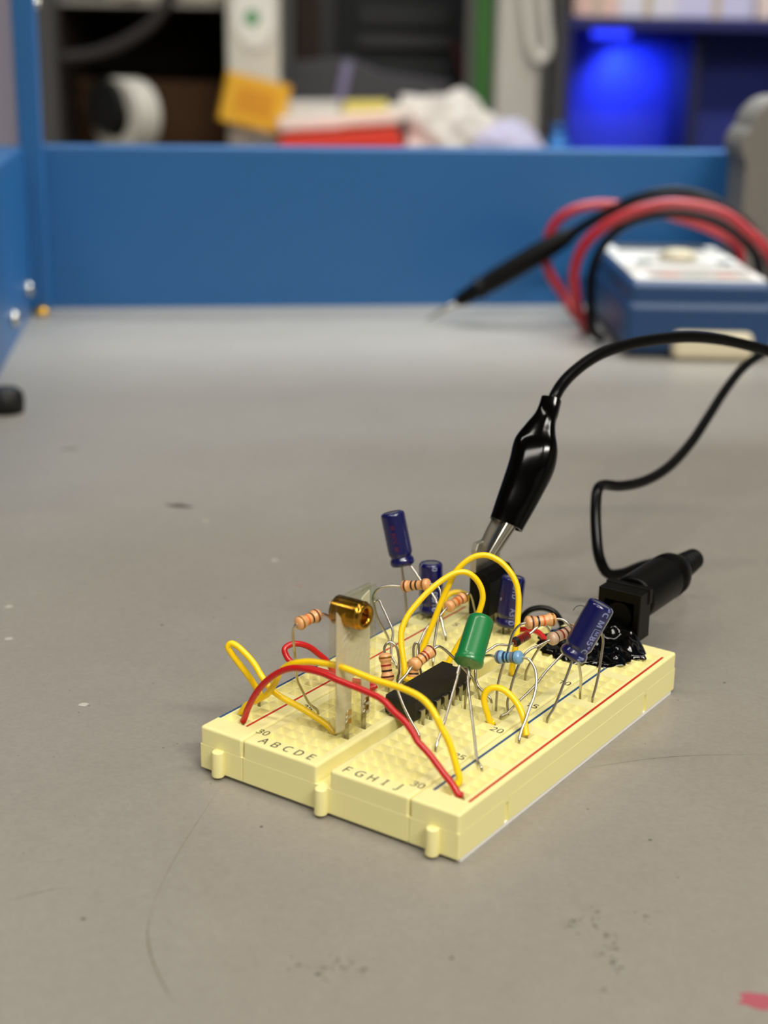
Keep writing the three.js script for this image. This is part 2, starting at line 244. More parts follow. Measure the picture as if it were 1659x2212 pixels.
// ------------------------------------------------------------------ workbench
{
  const t = thing('bench', 'workbench', 'workbench with a grey laminate top and blue painted steel back panel', 'workbench', [500, -750, 300]);
  const top = new THREE.BoxGeometry(1300, 30, 800).translate(630, -15, 390);
  { const p = top.attributes.position, u = top.attributes.uv; for (let i = 0; i < p.count; i++) u.setXY(i, p.getX(i) / 120, p.getZ(i) / 120); }
  const w = part('worktop', top, M.desk, t, 'grey laminate worktop with scuffs');
  part('back_panel', [rbox(-6, -1, -8, 1270, 75, -4, 0.8, 2), rbox(-6, 74, -22, 1270, 76, -4, 0.8, 2)], M.paint, t, 'low blue painted steel back panel');
  part('side_panel', [rbox(-8, -1, -6, -4, 75, 330, 0.8, 2), rbox(-22, 74, -6, -4, 76, 330, 0.8, 2)], M.paint, t, 'low blue painted steel side panel');
  part('corner_post', [rbox(-6, -1, -4, 4.5, 700, 8, 1, 2)], M.paint, t);
  part('overhead_shelf', rbox(-10, 545, -25, 1275, 560, 240, 2, 2), M.paint, t, 'blue shelf over the back of the bench');
  part('lamp_housing', [rbox(150, 500, -2, 1050, 545, 2, 0.5, 1), rbox(150, 300, 80, 1050, 545, 83, 0.5, 1), rbox(150, 535, 0, 1050, 545, 82, 0.5, 1)], std(0xd8d8d4, 0.6), t, 'lamp housing with a deep front lip');
  part('lamp_tube', new THREE.CylinderGeometry(14, 14, 860, 20).rotateZ(Math.PI / 2).translate(600, 515, 40), new THREE.MeshStandardMaterial({ color: 0xffffff, emissive: COOL, emissiveIntensity: 2, roughness: 0.6 }), t, 'cool white lamp tube under the shelf');
  { const l = new THREE.RectAreaLight(COOL, 22, 0.86, 0.06), b = baseOf.get(t); l.position.set((600 - b.x) * S, (498 - b.y) * S, (40 - b.z) * S); l.rotation.x = -Math.PI / 2; t.add(l); }
  part('corner_post', rbox(1262, -1, -4, 1272, 700, 8, 1, 2), M.paint, t);
  for (const [x, z] of [[20, 40], [1240, 40], [20, 740], [1240, 740]]) part('leg', rbox(x - 20, -750, z - 20, x + 20, -30, z + 20, 3, 2), M.paint, t);
  const bolt = (x, y, z, r, m) => part('bolt', new THREE.SphereGeometry(r, 20, 12).scale(0.7, 1, 1).translate(x, y, z), m, t);
  bolt(-3, 14, 26, 3.6, M.chrome); bolt(-3, 12, 92, 3.6, M.chrome); bolt(5, 139, 2, 3.4, M.chrome);
  part('screw', lathe([[0, 4], [2.5, 3.6], [4, 2], [4, 0], [0, 0]], 20).translate(1, 0, 14), M.gold, t, 'brass screw head in the corner');
  part('clamp_knob', lathe([[0, 9], [4, 8.6], [6, 7], [6.5, 4], [6, 0], [0, 0]], 24).translate(5, 0, 208), M.dark, t, 'black rubber knob');
  // scuffs, scratches and specks lying on the laminate (world mm -> bench mm)
  const toB = ([x, z]) => { const p = V(x + 158.8, 0, z + 480.7).applyAxisAngle(V(0, 1, 0), -BENCH_YAW); return [p.x, p.z]; };
  const ribbon = (pts, w0) => {
    const c = new THREE.CatmullRomCurve3(pts.map(p => { const q = toB(p); return V(q[0], 0.02, q[1]); })), n = pts.length * 8, pos = [], idx = [];
    for (let i = 0; i <= n; i++) {
      const q = c.getPoint(i / n), d = c.getTangent(i / n), s = w0 * Math.sin(Math.PI * Math.min(0.97, Math.max(0.03, i / n))) * (0.7 + 0.6 * rnd());
      pos.push(q.x - d.z * s, 0.02, q.z + d.x * s, q.x + d.z * s, 0.02, q.z - d.x * s);
      if (i) { const k = i * 2; idx.push(k - 2, k, k - 1, k - 1, k, k + 1); }
    }
    const g = new THREE.BufferGeometry(); g.setAttribute('position', new THREE.Float32BufferAttribute(pos, 3)); g.setIndex(idx); g.computeVertexNormals(); return g;
  };
  const blot = ([x, z], r, e = 1, a = 0) => { const q = toB([x, z]), s = new THREE.Shape(); for (let i = 0; i < 14; i++) { const th = i / 14 * 6.283, k = r * (0.7 + 0.6 * rnd()); const px = Math.cos(th) * k * e, py = Math.sin(th) * k; const X = px * Math.cos(a) - py * Math.sin(a), Y = px * Math.sin(a) + py * Math.cos(a); i ? s.lineTo(X, Y) : s.moveTo(X, Y); } return new THREE.ShapeGeometry(s).rotateX(-Math.PI / 2).translate(q[0], 0.02, q[1]); };
  const mark = std(0x7b766b, 0.7), markDark = std(0x4a463e, 0.7), lint = std(0xb8b4ac, 0.9), pink = std(0xa85560, 0.7);
  part('scratch', ribbon([[-20.4, -7.4], [-23, 5.8], [-25.2, 17.8], [-26.4, 27.4], [-26.8, 33.8]], 0.07), mark, w, 'long thin curved scratch');
  part('scratch', ribbon([[-26.7, 32], [-26.5, 38.6], [-25.5, 43.2], [-24, 47.7], [-21.6, 53], [-20, 56]], 0.2), mark, w);
  part('scratch', ribbon([[-49.7, 32], [-46, 29.9], [-42.9, 28.2], [-39.2, 27.4]], 0.12), mark, w);
  part('scratch', ribbon([[43.9, -15.1], [56.2, -19.2], [65.1, -21], [78.9, -21.9]], 0.12), mark, w);
  part('scuff', blot([-50.2, -169.4], 1.6, 2.4, -0.5), markDark, w, 'dark oval scuff');
  part('scuff', blot([-93.5, -227.7], 1.6, 1.5), mark, w);
  const dots = [[36.4, 34.2], [40.2, 31.6], [40.8, 37.7], [41.6, 41.2], [41.7, 45.7], [39.5, 42.4], [38.6, 51.2], [47.4, 32.6], [35.6, 35.5], [39.4, 35.3], [40.8, 44.6], [-3.9, 46.5], [-0.9, 48.6], [-0.3, 47], [1.6, 45.2], [2.3, 46.9], [3.6, 45.7], [5.3, 47.3]];
  const dg = []; for (const [x, z] of dots) { dg.push(blot([x, z], 0.3 + rnd() * 0.2, 1.3, rnd())); for (let i = 0; i < 4; i++) dg.push(blot([x + (rnd() - 0.5) * 3, z + (rnd() - 0.5) * 4], 0.12 + rnd() * 0.16)); }
  for (let i = 0; i < 160; i++) dg.push(blot([-90 + rnd() * 190, -170 + rnd() * 230], 0.08 + rnd() * 0.16));
  const dm = part('grime_specks', dg, mark, w); dm.userData.kind = 'stuff';
  part('dirt_specks', [[-12.4, 7.9], [51.8, 10], [77.7, -54.3], [-29.9, -98], [-42, -80.5], [17.8, 44.2], [-36.4, 35.9]].map(p => blot(p, 0.26, 1.3)), markDark, w).userData.kind = 'stuff';
  part('lint_specks', [[-78.4, -90.2], [-51.1, -38.3], [-41.2, -156.4], [-20.1, -125.3], [-73.8, -71]].map(p => blot(p, 0.7, 1.3)), lint, w).userData.kind = 'stuff';
  part('stain', blot([59.5, 53], 2.1, 1.3), pink, w, 'pink stain at the corner');
  part('stain', blot([-13, -107], 0.8, 1.2), std(0x9a807a, 0.8), w);
}

// ------------------------------------------------------------------ breadboard
const font = await new FontLoader().loadAsync('fonts/droid/droid_sans_regular.typeface.json');
const fontBold = await new FontLoader().loadAsync('fonts/droid/droid_sans_bold.typeface.json');
const flatText = (s, size, x, y, z, f = font) => { const g = new TextGeometry(s, { font: f, size, depth: 0.03, curveSegments: 4 }); g.computeBoundingBox(); const c = g.boundingBox.getCenter(V(0, 0, 0)); return g.translate(-c.x, -c.y, 0).rotateX(-Math.PI / 2).translate(x, y, z); };
const ev = new Evaluator(); ev.attributes = ['position', 'normal', 'uv']; ev.useGroups = false;
const brush = g => { const b = new Brush(clean(g)); b.updateMatrixWorld(true); return b; };
const cut = (a, b) => ev.evaluate(brush(a), brush(b), SUBTRACTION).geometry;
function funnel(x, z) {                              // bevelled square socket: wide mouth, narrow shaft
  const rings = [[1.17, 0.02], [0.5, -1.6], [0.46, -3.9]], q = [[-1, -1], [1, -1], [1, 1], [-1, 1]], tri = [];
  const p = (i, j) => [x + q[j & 3][0] * rings[i][0], T + rings[i][1], z + q[j & 3][1] * rings[i][0]];
  for (let i = 0; i < 2; i++) for (let j = 0; j < 4; j++) tri.push(p(i, j), p(i, j + 1), p(i + 1, j + 1), p(i, j), p(i + 1, j + 1), p(i + 1, j));
  tri.push(p(0, 0), p(0, 2), p(0, 1), p(0, 0), p(0, 3), p(0, 2), p(2, 0), p(2, 1), p(2, 2), p(2, 0), p(2, 2), p(2, 3));
  const g = new THREE.BufferGeometry(); const a = new Float32Array(tri.length * 3); tri.forEach((v, i) => a.set(v, i * 3));
  g.setAttribute('position', new THREE.BufferAttribute(a, 3)); g.computeVertexNormals(); return clean(g);
}
const Z0 = 4.44, Z1 = -77.75;
{
  const t = thing('board', 'breadboard', 'cream solderless breadboard with letters, numbers and red and blue rail lines', 'breadboard', [0, 0, -36.6]);
  const upper = (x0, x1) => rbox(x0, T - 4.8, Z1, x1, T, Z0, 0.55, 3);
  const lower = (x0, x1) => rbox(x0 - 0.03, 0.8, Z1 - 0.03, x1 + 0.03, T - 3.4, Z0 + 0.03, 0.14, 2);
  const strip = (x0, x1, cols) => cut(upper(x0, x1), mergeGeometries(cols.flatMap(c => Array.from({ length: 30 }, (_, i) => funnel(COL[c], rowZ(i + 1))))));
  const rail = (x0, x1, a, b) => { const l = []; for (let n = 0; n < 29; n++) if (n % 6 !== 5) l.push(funnel(RAILS[a], railZ(n)), funnel(RAILS[b], railZ(n))); return cut(upper(x0, x1), mergeGeometries(l)); };
  part('terminal_strip', strip(-17.25, -1.25, ['A', 'B', 'C', 'D', 'E']), M.board, t, 'cream hole field with columns A to E');
  part('terminal_strip', strip(1.5, 17.35, ['F', 'G', 'H', 'I', 'J']), M.board, t, 'cream hole field with columns F to J');
  part('centre_base', lower(-17.3, 17.4), M.board, t);
  const notch = z => box(26.55, 0, z - 0.65, 28, T - 3.4, z + 0.65);
  part('power_rail', [rail(-27, -17.45, 'Lo', 'Li'), lower(-27, -17.45)], M.board, t, 'cream power rail strip on the left');
  part('power_rail', [rail(17.55, 27, 'Ri', 'Ro'), cut(cut(lower(17.55, 27), notch(-10.62)), notch(-63.9))], M.board, t, 'cream power rail strip on the right');
  for (const x of [-22.5, 0.15, 22.4]) part('peg', [lathe([[0, -2.45], [0.95, -2.45], [1.15, -2.25], [1.15, 2.2], [0.9, 2.45], [0, 2.45]], 28).translate(x, 0.55 + 2.45, Z0 + 0.55), rbox(x - 0.8, 0.55, Z0 - 1, x + 0.8, 5.2, Z0 + 0.5, 0.2, 2)], M.board, t);
  part('foam_backing', rbox(-26.9, 0, Z1 + 0.9, 26.9, 0.85, Z0 - 0.9, 0.1, 1), M.foam, t, 'white foam backing sheet');
  for (const [x, m, n] of [[-26.35, M.blueInk, 'blue_line'], [-20.15, M.redInk, 'red_line'], [19.22, M.blueInk, 'blue_line'], [25.95, M.redInk, 'red_line']]) part(n, box(x - 0.24, T - 0.05, -73.6, x + 0.24, T + 0.02, -0.05), m, t);
  for (const z of [2.5, rowZ(1) - 2.45]) for (const c in COL) part('column_letter', flatText(c, 1.95, COL[c], T, z), M.ink, t);
  for (const r of [1, 5, 10, 15, 20, 25, 30]) for (const x of [-16.25, 16.2]) part('row_number', flatText(String(r), 1.65, x, T, rowZ(r)), M.ink, t);
}

// ------------------------------------------------------------------ jumper wires
function wire(name, label, pts, mat, group = 'jumper wires') {
  const n = pts.length, mid = pts[Math.floor(n / 2)];
  const t = thing('board', name, label, 'wire', [(pts[0][0] + pts[n - 1][0]) / 2, T, (pts[0][2] + pts[n - 1][2]) / 2], group);
  const ins = pts.slice(1, n - 1);
  part('insulation', tube(ins, 0.58, 14, 7), mat, t);
  part('conductor', tube([pts[0], ins[0], ins[1]], 0.3, 8, 3), M.tin, t);
  part('conductor', tube([ins[ins.length - 2], ins[ins.length - 1], pts[n - 1]], 0.3, 8, 3), M.tin, t);
  return t;
}
wire('jumper_wire', 'long red jumper wire arching across the front end of the board', P.redLong, M.red);
wire('jumper_wire', 'long yellow jumper wire arching beside the long red one', P.yellowLong, M.yellow);
wire('jumper_wire', 'yellow wire in a narrow loop leaning out past the left edge', P.yellowLoop, M.yellow);
wire('jumper_wire', 'red wire in a small curled loop behind the clear laser holder', P.redLoop, M.red);
wire('jumper_wire', 'yellow arc, the lower of the two tall ones, ending behind the green LED', P.arcInner, M.yellow);
wire('jumper_wire', 'yellow arc, the taller of the two, passing in front of the clip jaws', P.arcOuter, M.yellow);
wire('jumper_wire', 'small yellow arch beside the printed number 20', P.archSmall, M.yellow);
wire('jumper_wire', 'short red arch behind the glass diode', P.redRear, M.red);
wire('jumper_wire', 'short yellow arch half hidden at the far left corner of the board', P.yellowRear, M.yellow);
{
  const p = P.blackLoop, t = thing('board', 'jumper_wire', 'black wire loop running into the black glue', 'wire', [p[0][0], T, p[0][2]], 'jumper wires');
  part('insulation', tube(p.slice(1), 0.62, 14, 7), M.black, t);
  part('conductor', tube([p[0], p[1], p[2]], 0.3, 8, 3), M.tin, t);
}

// ------------------------------------------------------------------ resistors and diode
function resistor(label, d, bands, body = M.tan, r0 = 1) {
  const a = d.a[d.a.length - 1], b = d.b[0], L = dist(a, b);
  const t = thing('board', 'resistor', label, 'resistor', [d.a[0][0], T, d.a[0][2]], 'through hole resistors');
  const rad = s => { const e = Math.min(s, 1 - s) * L; const bulge = 1.22 - 0.24 * THREE.MathUtils.smoothstep(e, 1.25, 1.9); const cap = e < 0.75 ? Math.sqrt(Math.max(0, 1 - ((0.75 - e) / 0.75) ** 2)) : 1; return r0 * Math.max(0.0, bulge * (0.14 + 0.86 * cap)); };
  const prof = [[0, 0]]; for (let i = 0; i <= 48; i++) prof.push([rad(i / 48), i / 48 * L]); prof.push([0, L]);
  const bm = part('body', along(lathe(prof, 28), a, b), body, t);
  bands.forEach(([s, m, w = 0.062]) => { const q = []; for (let i = 0; i <= 4; i++) { const k = s - w / 2 + w * i / 4; q.push([rad(k) + 0.025, k * L]); } part('colour_band', along(lathe(q, 28), a, b), BAND[m], t); });
  const ext = (p, q) => { const v = VA(q).sub(VA(p)).normalize().multiplyScalar(0.4); return [p[0] + v.x, p[1] + v.y, p[2] + v.z]; };
  part('lead', tube([...d.a, ext(a, b)], 0.25, 8, 6), M.lead, t);
  part('lead', tube([ext(b, a), ...d.b], 0.25, 8, 6), M.lead, t);
  return t;
}
const K10 = [[0.2, 'brown'], [0.4, 'black'], [0.58, 'orange'], [0.86, 'gold']], K10r = K10.map(([s, m]) => [1 - s, m]);
const K1 = [[0.2, 'brown'], [0.4, 'black'], [0.58, 'red'], [0.84, 'gold']], K1r = K1.map(([s, m]) => [1 - s, m]);
resistor('tan resistor held high beside the brass barrel, left of the clear laser holder', P.r1, K10r);
resistor('tan resistor lying level in front of the upright capacitor at the back', P.r2, [[0.17, 'brown'], [0.4, 'black'], [0.56, 'black'], [0.8, 'gold']]);
resistor('tan resistor behind the two tall yellow arcs, with an orange band', P.r3, [[0.25, 'brown'], [0.48, 'orange', 0.1], [0.68, 'red'], [0.88, 'brown']]);
resistor('tan resistor standing upright between the laser holder and the chip', P.r4, K1);
resistor('tan resistor tilted over the chip, in front of the upright one', P.r5, [[0.3, 'gold'], [0.5, 'brown'], [0.62, 'red'], [0.88, 'brown']]);
resistor('tan resistor standing upright close behind the chip, mostly hidden', P.r6, K1, M.tan);
resistor('tan resistor lying level above the glass diode', P.r7, K10);
resistor('light blue resistor right of the green LED', P.r8, [[0.17, 'violet'], [0.36, 'navy', 0.08], [0.49, 'navy'], [0.63, 'grey', 0.09], [0.74, 'navy', 0.04]], M.bluer);
resistor('pale beige resistor half hidden behind the leaning blue capacitor', P.r9, [[0.24, 'brown'], [0.44, 'red'], [0.6, 'brown'], [0.84, 'gold']], M.beige);
{
  const t = thing('board', 'bare_wire', 'bare wire hooked on the lead of the level rear resistor', 'wire', [P.r2extra[9][0], T, P.r2extra[9][2]]);
  part('conductor', tube(P.r2extra, 0.25, 8, 7), M.lead, t);
}
{
  const d = P.diode, a = d.a[d.a.length - 1], b = d.b[0], L = dist(a, b);
  const t = thing('board', 'diode', 'small red glass diode with a black band', 'diode', [d.a[0][0], T, d.a[0][2]]);
  const pr = [[0, 0], [0.55, 0], [0.85, 0.2], [0.92, 0.5], [0.92, L - 0.5], [0.85, L - 0.2], [0.55, L], [0, L]];
  part('glass_body', along(lathe(pr, 24), a, b), M.diodeGlass, t);
  part('cathode_band', along(lathe([[0.56, 0.02], [0.87, 0.2], [0.945, 0.5], [0.945, 1.0]], 24), a, b), M.dark, t, 'black band');
  for (const s of [0.5, 0.62, 0.74]) part('print_mark', along(new THREE.CylinderGeometry(0.935, 0.935, 0.16, 12, 1, true, 2.6, 1.4).translate(0, L * s, 0), a, b), M.dark, t);
  part('lead', tube(d.a, 0.24, 8, 6), M.lead, t); part('lead', tube(d.b, 0.24, 8, 6), M.lead, t);
}

// ------------------------------------------------------------------ chip
{
  const t = thing('board', 'integrated_circuit', 'black fourteen pin chip straddling the centre channel', 'chip', [0, T, -27.94]);
  const z0 = -27.94 - 9.55, z1 = -27.94 + 9.55;
  const sh = new THREE.Shape(); [[-3.0, 0], [-3.25, 1.7], [-2.95, 3.3], [2.95, 3.3], [3.25, 1.7], [3.0, 0]].forEach((p, i) => i ? sh.lineTo(...p) : sh.moveTo(...p));
  const g = new THREE.ExtrudeGeometry(sh, { depth: 19.1 - 0.5, bevelEnabled: true, bevelSize: 0.12, bevelThickness: 0.25, bevelSegments: 2 }).translate(0, T + 0.7, z0 + 0.25);
  part('body', cut(g, new THREE.CylinderGeometry(0.85, 0.85, 1.2, 24).translate(0, T + 4.2, z0)), M.epoxy, t);
  const pinShape = s => [rbox(s > 0 ? 2.9 : -3.9, T + 2.15, -0.72, s > 0 ? 3.9 : -2.9, T + 2.42, 0.72, 0.08, 2), rbox(s * 3.81 - 0.14, T + 0.35, -0.6, s * 3.81 + 0.14, T + 2.4, 0.6, 0.08, 2), rbox(s * 3.81 - 0.13, T - 2.4, -0.32, s * 3.81 + 0.13, T + 0.5, 0.32, 0.06, 2)];
  for (let r = 16; r <= 22; r++) for (const s of [-1, 1]) part('pin', pinShape(s).map(q => q.translate(0, 0, rowZ(r))), M.tin, t);
}

// ------------------------------------------------------------------ green LED
{
  const a = P.ledBot, b = P.ledTop, L = dist(a, b);
  const t = thing('board', 'led', 'green LED leaning on long bare legs in front of the chip', 'LED', [(COL.I + RAILS.Ri) / 2, T, -12]);
  const pr = [[0, 0], [2.5, 0], [2.68, 0.16], [2.7, 0.8], [2.64, 1.0], [2.52, 1.4]];
  for (let i = 0; i <= 16; i++) { const th = i / 16 * Math.PI / 2; pr.push([2.44 * Math.pow(Math.cos(th), 0.5), L - 1.7 + 1.7 * Math.pow(Math.sin(th), 0.75)]); }
  pr[pr.length - 1][0] = 0;
  part('lens', along(lathe(pr, 48), a, b), M.led, t, 'green tinted lens');
  const stub = (p, q) => tube([p, [p[0] * 0.75 + q[0] * 0.25, p[1] * 0.75 + q[1] * 0.25, p[2] * 0.75 + q[2] * 0.25]], 0.34, 8, 4);
  for (const l of [P.ledLeadA, P.ledLeadB]) part('lead', [tube(l, 0.24, 8, 8), stub(l[0], l[2])], M.lead, t);
}

// ------------------------------------------------------------------ electrolytic capacitors
function sleeveTexture(draw) {
  const c = document.createElement('canvas'); c.width = 1024; c.height = 720; const x = c.getContext('2d');
  x.fillStyle = '#07094c'; x.fillRect(0, 0, 1024, 720); draw(x);
  const t = new THREE.CanvasTexture(c); t.colorSpace = THREE.SRGBColorSpace; return t;
}
const down = (x, s, px, cx, cy, col = '#8f98bd', bold = '') => { x.save(); x.translate(cx, cy); x.rotate(Math.PI / 2); x.fillStyle = col; x.font = `${bold}${px}px sans-serif`; x.textAlign = 'center'; x.textBaseline = 'middle'; x.fillText(s, 0, 0); x.restore(); };
function capacitor(label, a, b, tex, leads, r = 2.52) {
  const L = dist(a, b), t = thing('board', 'capacitor', label, 'capacitor', [leads[0][leads[0].length - 1][0], T, leads[0][leads[0].length - 1][2]], 'blue electrolytic capacitors');
  const pr = [[r - 0.9, 0.02], [r - 0.3, 0.05], [r, 0.45], [r + 0.02, 0.9], [r - 0.08, 1.35], [r - 0.34, 1.75], [r - 0.36, 2.0], [r - 0.1, 2.45], [r, 2.8], [r, L - 0.75], [r - 0.1, L - 0.35], [r - 0.35, L - 0.08], [r - 0.7, L], [r - 0.85, L - 0.12]];
  const g = lathe(pr, 56); { const p = g.attributes.position, u = g.attributes.uv; for (let i = 0; i < p.count; i++) u.setY(i, Math.min(1, Math.max(0, p.getY(i) / L))); }
  part('sleeve', along(g, a, b), phys(0xffffff, 0.24, { map: tex, clearcoat: 0.7, clearcoatRoughness: 0.12 }), t, 'dark blue printed sleeve');
  part('can_top', along(lathe([[0, L - 0.2], [r - 0.8, L - 0.2], [r - 0.8, L - 0.5]], 40), a, b), std(0x8d8f96, 0.45, { metalness: 0.6 }), t, 'grey metal top');
  part('seal', along(lathe([[0, 0.15], [r - 0.85, 0.15], [r - 0.85, 0.5]], 32), a, b), M.dark, t);
  for (const l of leads) part('lead', tube(l, 0.26, 8, 7), M.lead, t);
}
const stripe = (x, x0, w) => { x.fillStyle = '#8e97ad'; x.fillRect(x0, 0, w, 720); };
capacitor('blue capacitor perched highest on two long legs at the back', P.capABot, P.capATop, sleeveTexture(x => { down(x, 'M  85°C  M', 70, 470, 330, '#5a1424', 'bold '); x.fillStyle = '#8e97ad'; for (let i = 0; i < 9; i++) x.fillRect(286, 30 + i * 78, 22, 46); }), [P.capAL, P.capAR]);
capacitor('blue capacitor leaning on bare legs in front of the black power jack', P.capDBot, P.capDTop, sleeveTexture(x => {
  stripe(x, 690, 30);
  down(x, '85°C M', 112, 596, 60, '#858fba', 'bold '); down(x, 'M', 70, 612, 318, '#858fba', 'bold '); x.strokeStyle = '#858fba'; x.lineWidth = 7; x.beginPath(); x.moveTo(572, 270); x.lineTo(644, 270); x.quadraticCurveTo(656, 270, 656, 284); x.lineTo(656, 352); x.quadraticCurveTo(656, 366, 644, 366); x.lineTo(572, 366); x.quadraticCurveTo(560, 366, 560, 352); x.lineTo(560, 284); x.quadraticCurveTo(560, 270, 572, 270); x.stroke();
  down(x, '85°C M', 112, 596, 545, '#858fba', 'bold ');
}), [P.capDL, P.capDR]);
{
  const b = [-22.9, T + 0.9, -64.2], tp = [-23.6, T + 11.9, -64.6];
  capacitor('blue capacitor marked 05/16 standing upright on the left rail', b, tp, sleeveTexture(x => { down(x, '05/16', 110, 560, 520, '#a9b2cf'); down(x, '0', 100, 560, 60, '#a9b2cf'); stripe(x, 330, 20); }), [[[-22, T + 1.2, -64.2], [-21.96, T - 2, railZ(24)]], [[-23.9, T + 1.2, -64.2], [-24.5, T - 2, railZ(24)]]]);
}
capacitor('blue capacitor marked A3TD beside the voltage regulator', P.capCBot, P.capCTop, sleeveTexture(x => { down(x, 'A3TD', 105, 545, 160); down(x, 'A3TD', 105, 545, 545); x.fillStyle = '#c9cede'; x.fillRect(340, 300, 16, 40); stripe(x, 700, 14); }), [[[P.capCBot[0] - 1, P.capCBot[1] + 0.3, P.capCBot[2]], [COL.D, T, rowZ(4)], [COL.D, T - 2, rowZ(4)]], [[P.capCBot[0] + 1, P.capCBot[1] + 0.3, P.capCBot[2]], [COL.E, T, rowZ(4)], [COL.E, T - 2, rowZ(4)]]]);

// ------------------------------------------------------------------ laser in its clear holder
{
  const t = thing('board', 'laser_module', 'brass laser barrel mounted through a clear plastic holder with a white strip', 'laser', [COL.E, T, -10]);
  const y0 = T + 0.6, y1 = T + 26.4;
  const sh = new THREE.Shape(); [[3.6, 1.2], [9, 0.2], [15.1, 1.0], [15.1, 26.2], [3.6, 26.2]].forEach((p, i) => i ? sh.lineTo(...p) : sh.moveTo(...p));
  const hole = new THREE.Path(); hole.absarc(8.3, 22.9, 2.62, 0, 6.2832); sh.holes.push(hole);
  const plate = (x, d) => new THREE.ExtrudeGeometry(sh, { depth: d, bevelEnabled: false, curveSegments: 24 }).rotateY(Math.PI / 2).translate(x, T, 0);
  part('holder_sheet', plate(-4.75, 0.5), M.clear, t, 'clear plastic sheet');
  part('holder_sheet', plate(-3.55, 0.5), M.clear, t, 'clear plastic sheet');
  const st = new THREE.Shape(); [[4.6, 24.0], [4.7, 1.6], [8.9, 1.4], [9.1, 10.4], [12.0, 10.8], [12.3, 1.6], [14.6, 1.9], [14.1, 25.2], [12.2, 24.5], [8.0, 19.9]].forEach((p, i) => i ? st.lineTo(...p) : st.moveTo(...p));
  part('white_strip', new THREE.ExtrudeGeometry(st, { depth: 0.25, bevelEnabled: false }).rotateY(Math.PI / 2).translate(-4.05, T, 0), M.tape, t, 'white strip with two legs');
  for (const [z, y] of [[-8.4, 2.6], [-8.4, 4.2], [-13.6, 3.2], [-13.6, 4.8]]) part('contact_pad', rbox(-3.85, T + y - 0.5, z - 0.45, -3.62, T + y + 0.5, z + 0.45, 0.06, 2), M.gold, t);
  for (const z of [-7.6, -12.9]) { const p = []; for (let i = 0; i < 9; i++) p.push([-3.7, T + 1.4 + i * 0.42, z + (i % 2 ? 0.42 : -0.35)]); part('solder_trace', tube(p, 0.13, 6, 5), M.chrome, t); }
  for (const r of [27, 25]) part('pin', rbox(COL.E - 0.22, T - 2.2, rowZ(r) - 0.5, COL.E + 0.22, T + 2.6, rowZ(r) + 0.5, 0.06, 2), M.tin, t);
  const bar = lathe([[0, 0], [2.2, 0], [2.55, 0.25], [2.55, 5.4], [2.5, 5.5], [2.3, 5.6], [2.3, 6.0], [2.15, 6.3], [1.6, 6.3], [1.25, 5.8], [1.2, 3.7], [0, 3.7]], 56).rotateZ(-Math.PI / 2).translate(-6.7, T + 22.9, -8.25);
  part('barrel', bar, M.brass, t, 'brass barrel');
  part('lens_opening', new THREE.CircleGeometry(1.2, 24).rotateY(Math.PI / 2).translate(-2.9, T + 22.9, -8.25), M.dark, t);
}

// ------------------------------------------------------------------ voltage regulator
{
  const t = thing('board', 'voltage_regulator', 'black voltage regulator with a scratched metal tab gripped by the clip', 'regulator', [COL.B, T, -71.1]);
  const zc = -70.7;
  const sh = new THREE.Shape(); sh.moveTo(-4.9, 8.6); sh.lineTo(4.9, 8.6); sh.lineTo(4.9, 14.2); sh.lineTo(4.2, 15.4); sh.lineTo(-4.2, 15.4); sh.lineTo(-4.9, 14.2); sh.lineTo(-4.9, 8.6);
  const h = new THREE.Path(); h.absarc(0, 12.2, 1.85, 0, 6.2832); sh.holes.push(h);
  part('tab', new THREE.ExtrudeGeometry(sh, { depth: 1.1, bevelEnabled: true, bevelSize: 0.08, bevelThickness: 0.08, bevelSegments: 1, curveSegments: 20 }).rotateY(Math.PI / 2).translate(-14.5, T + 2.1, zc), std(0xd6d1c4, 0.42, { metalness: 1 }), t, 'scratched metal tab with a hole');
  const bs = new THREE.Shape(); [[-1.1, 0], [3.5, 0.4], [3.5, 7.6], [2.3, 9.2], [-1.1, 9.2]].forEach((p, i) => i ? bs.lineTo(...p) : bs.moveTo(...p));
  part('body', new THREE.ExtrudeGeometry(bs, { depth: 9.8, bevelEnabled: true, bevelSize: 0.12, bevelThickness: 0.12, bevelSegments: 2 }).translate(-13.4, T + 2.2, zc - 4.9), M.blackPlastic, t);
  for (const r of [1, 2, 3]) part('lead', [rbox(COL.B - 0.25, T - 2, rowZ(r) - 0.4, COL.B + 0.25, T + 2.6, rowZ(r) + 0.4, 0.06, 2)], M.tin, t);
}

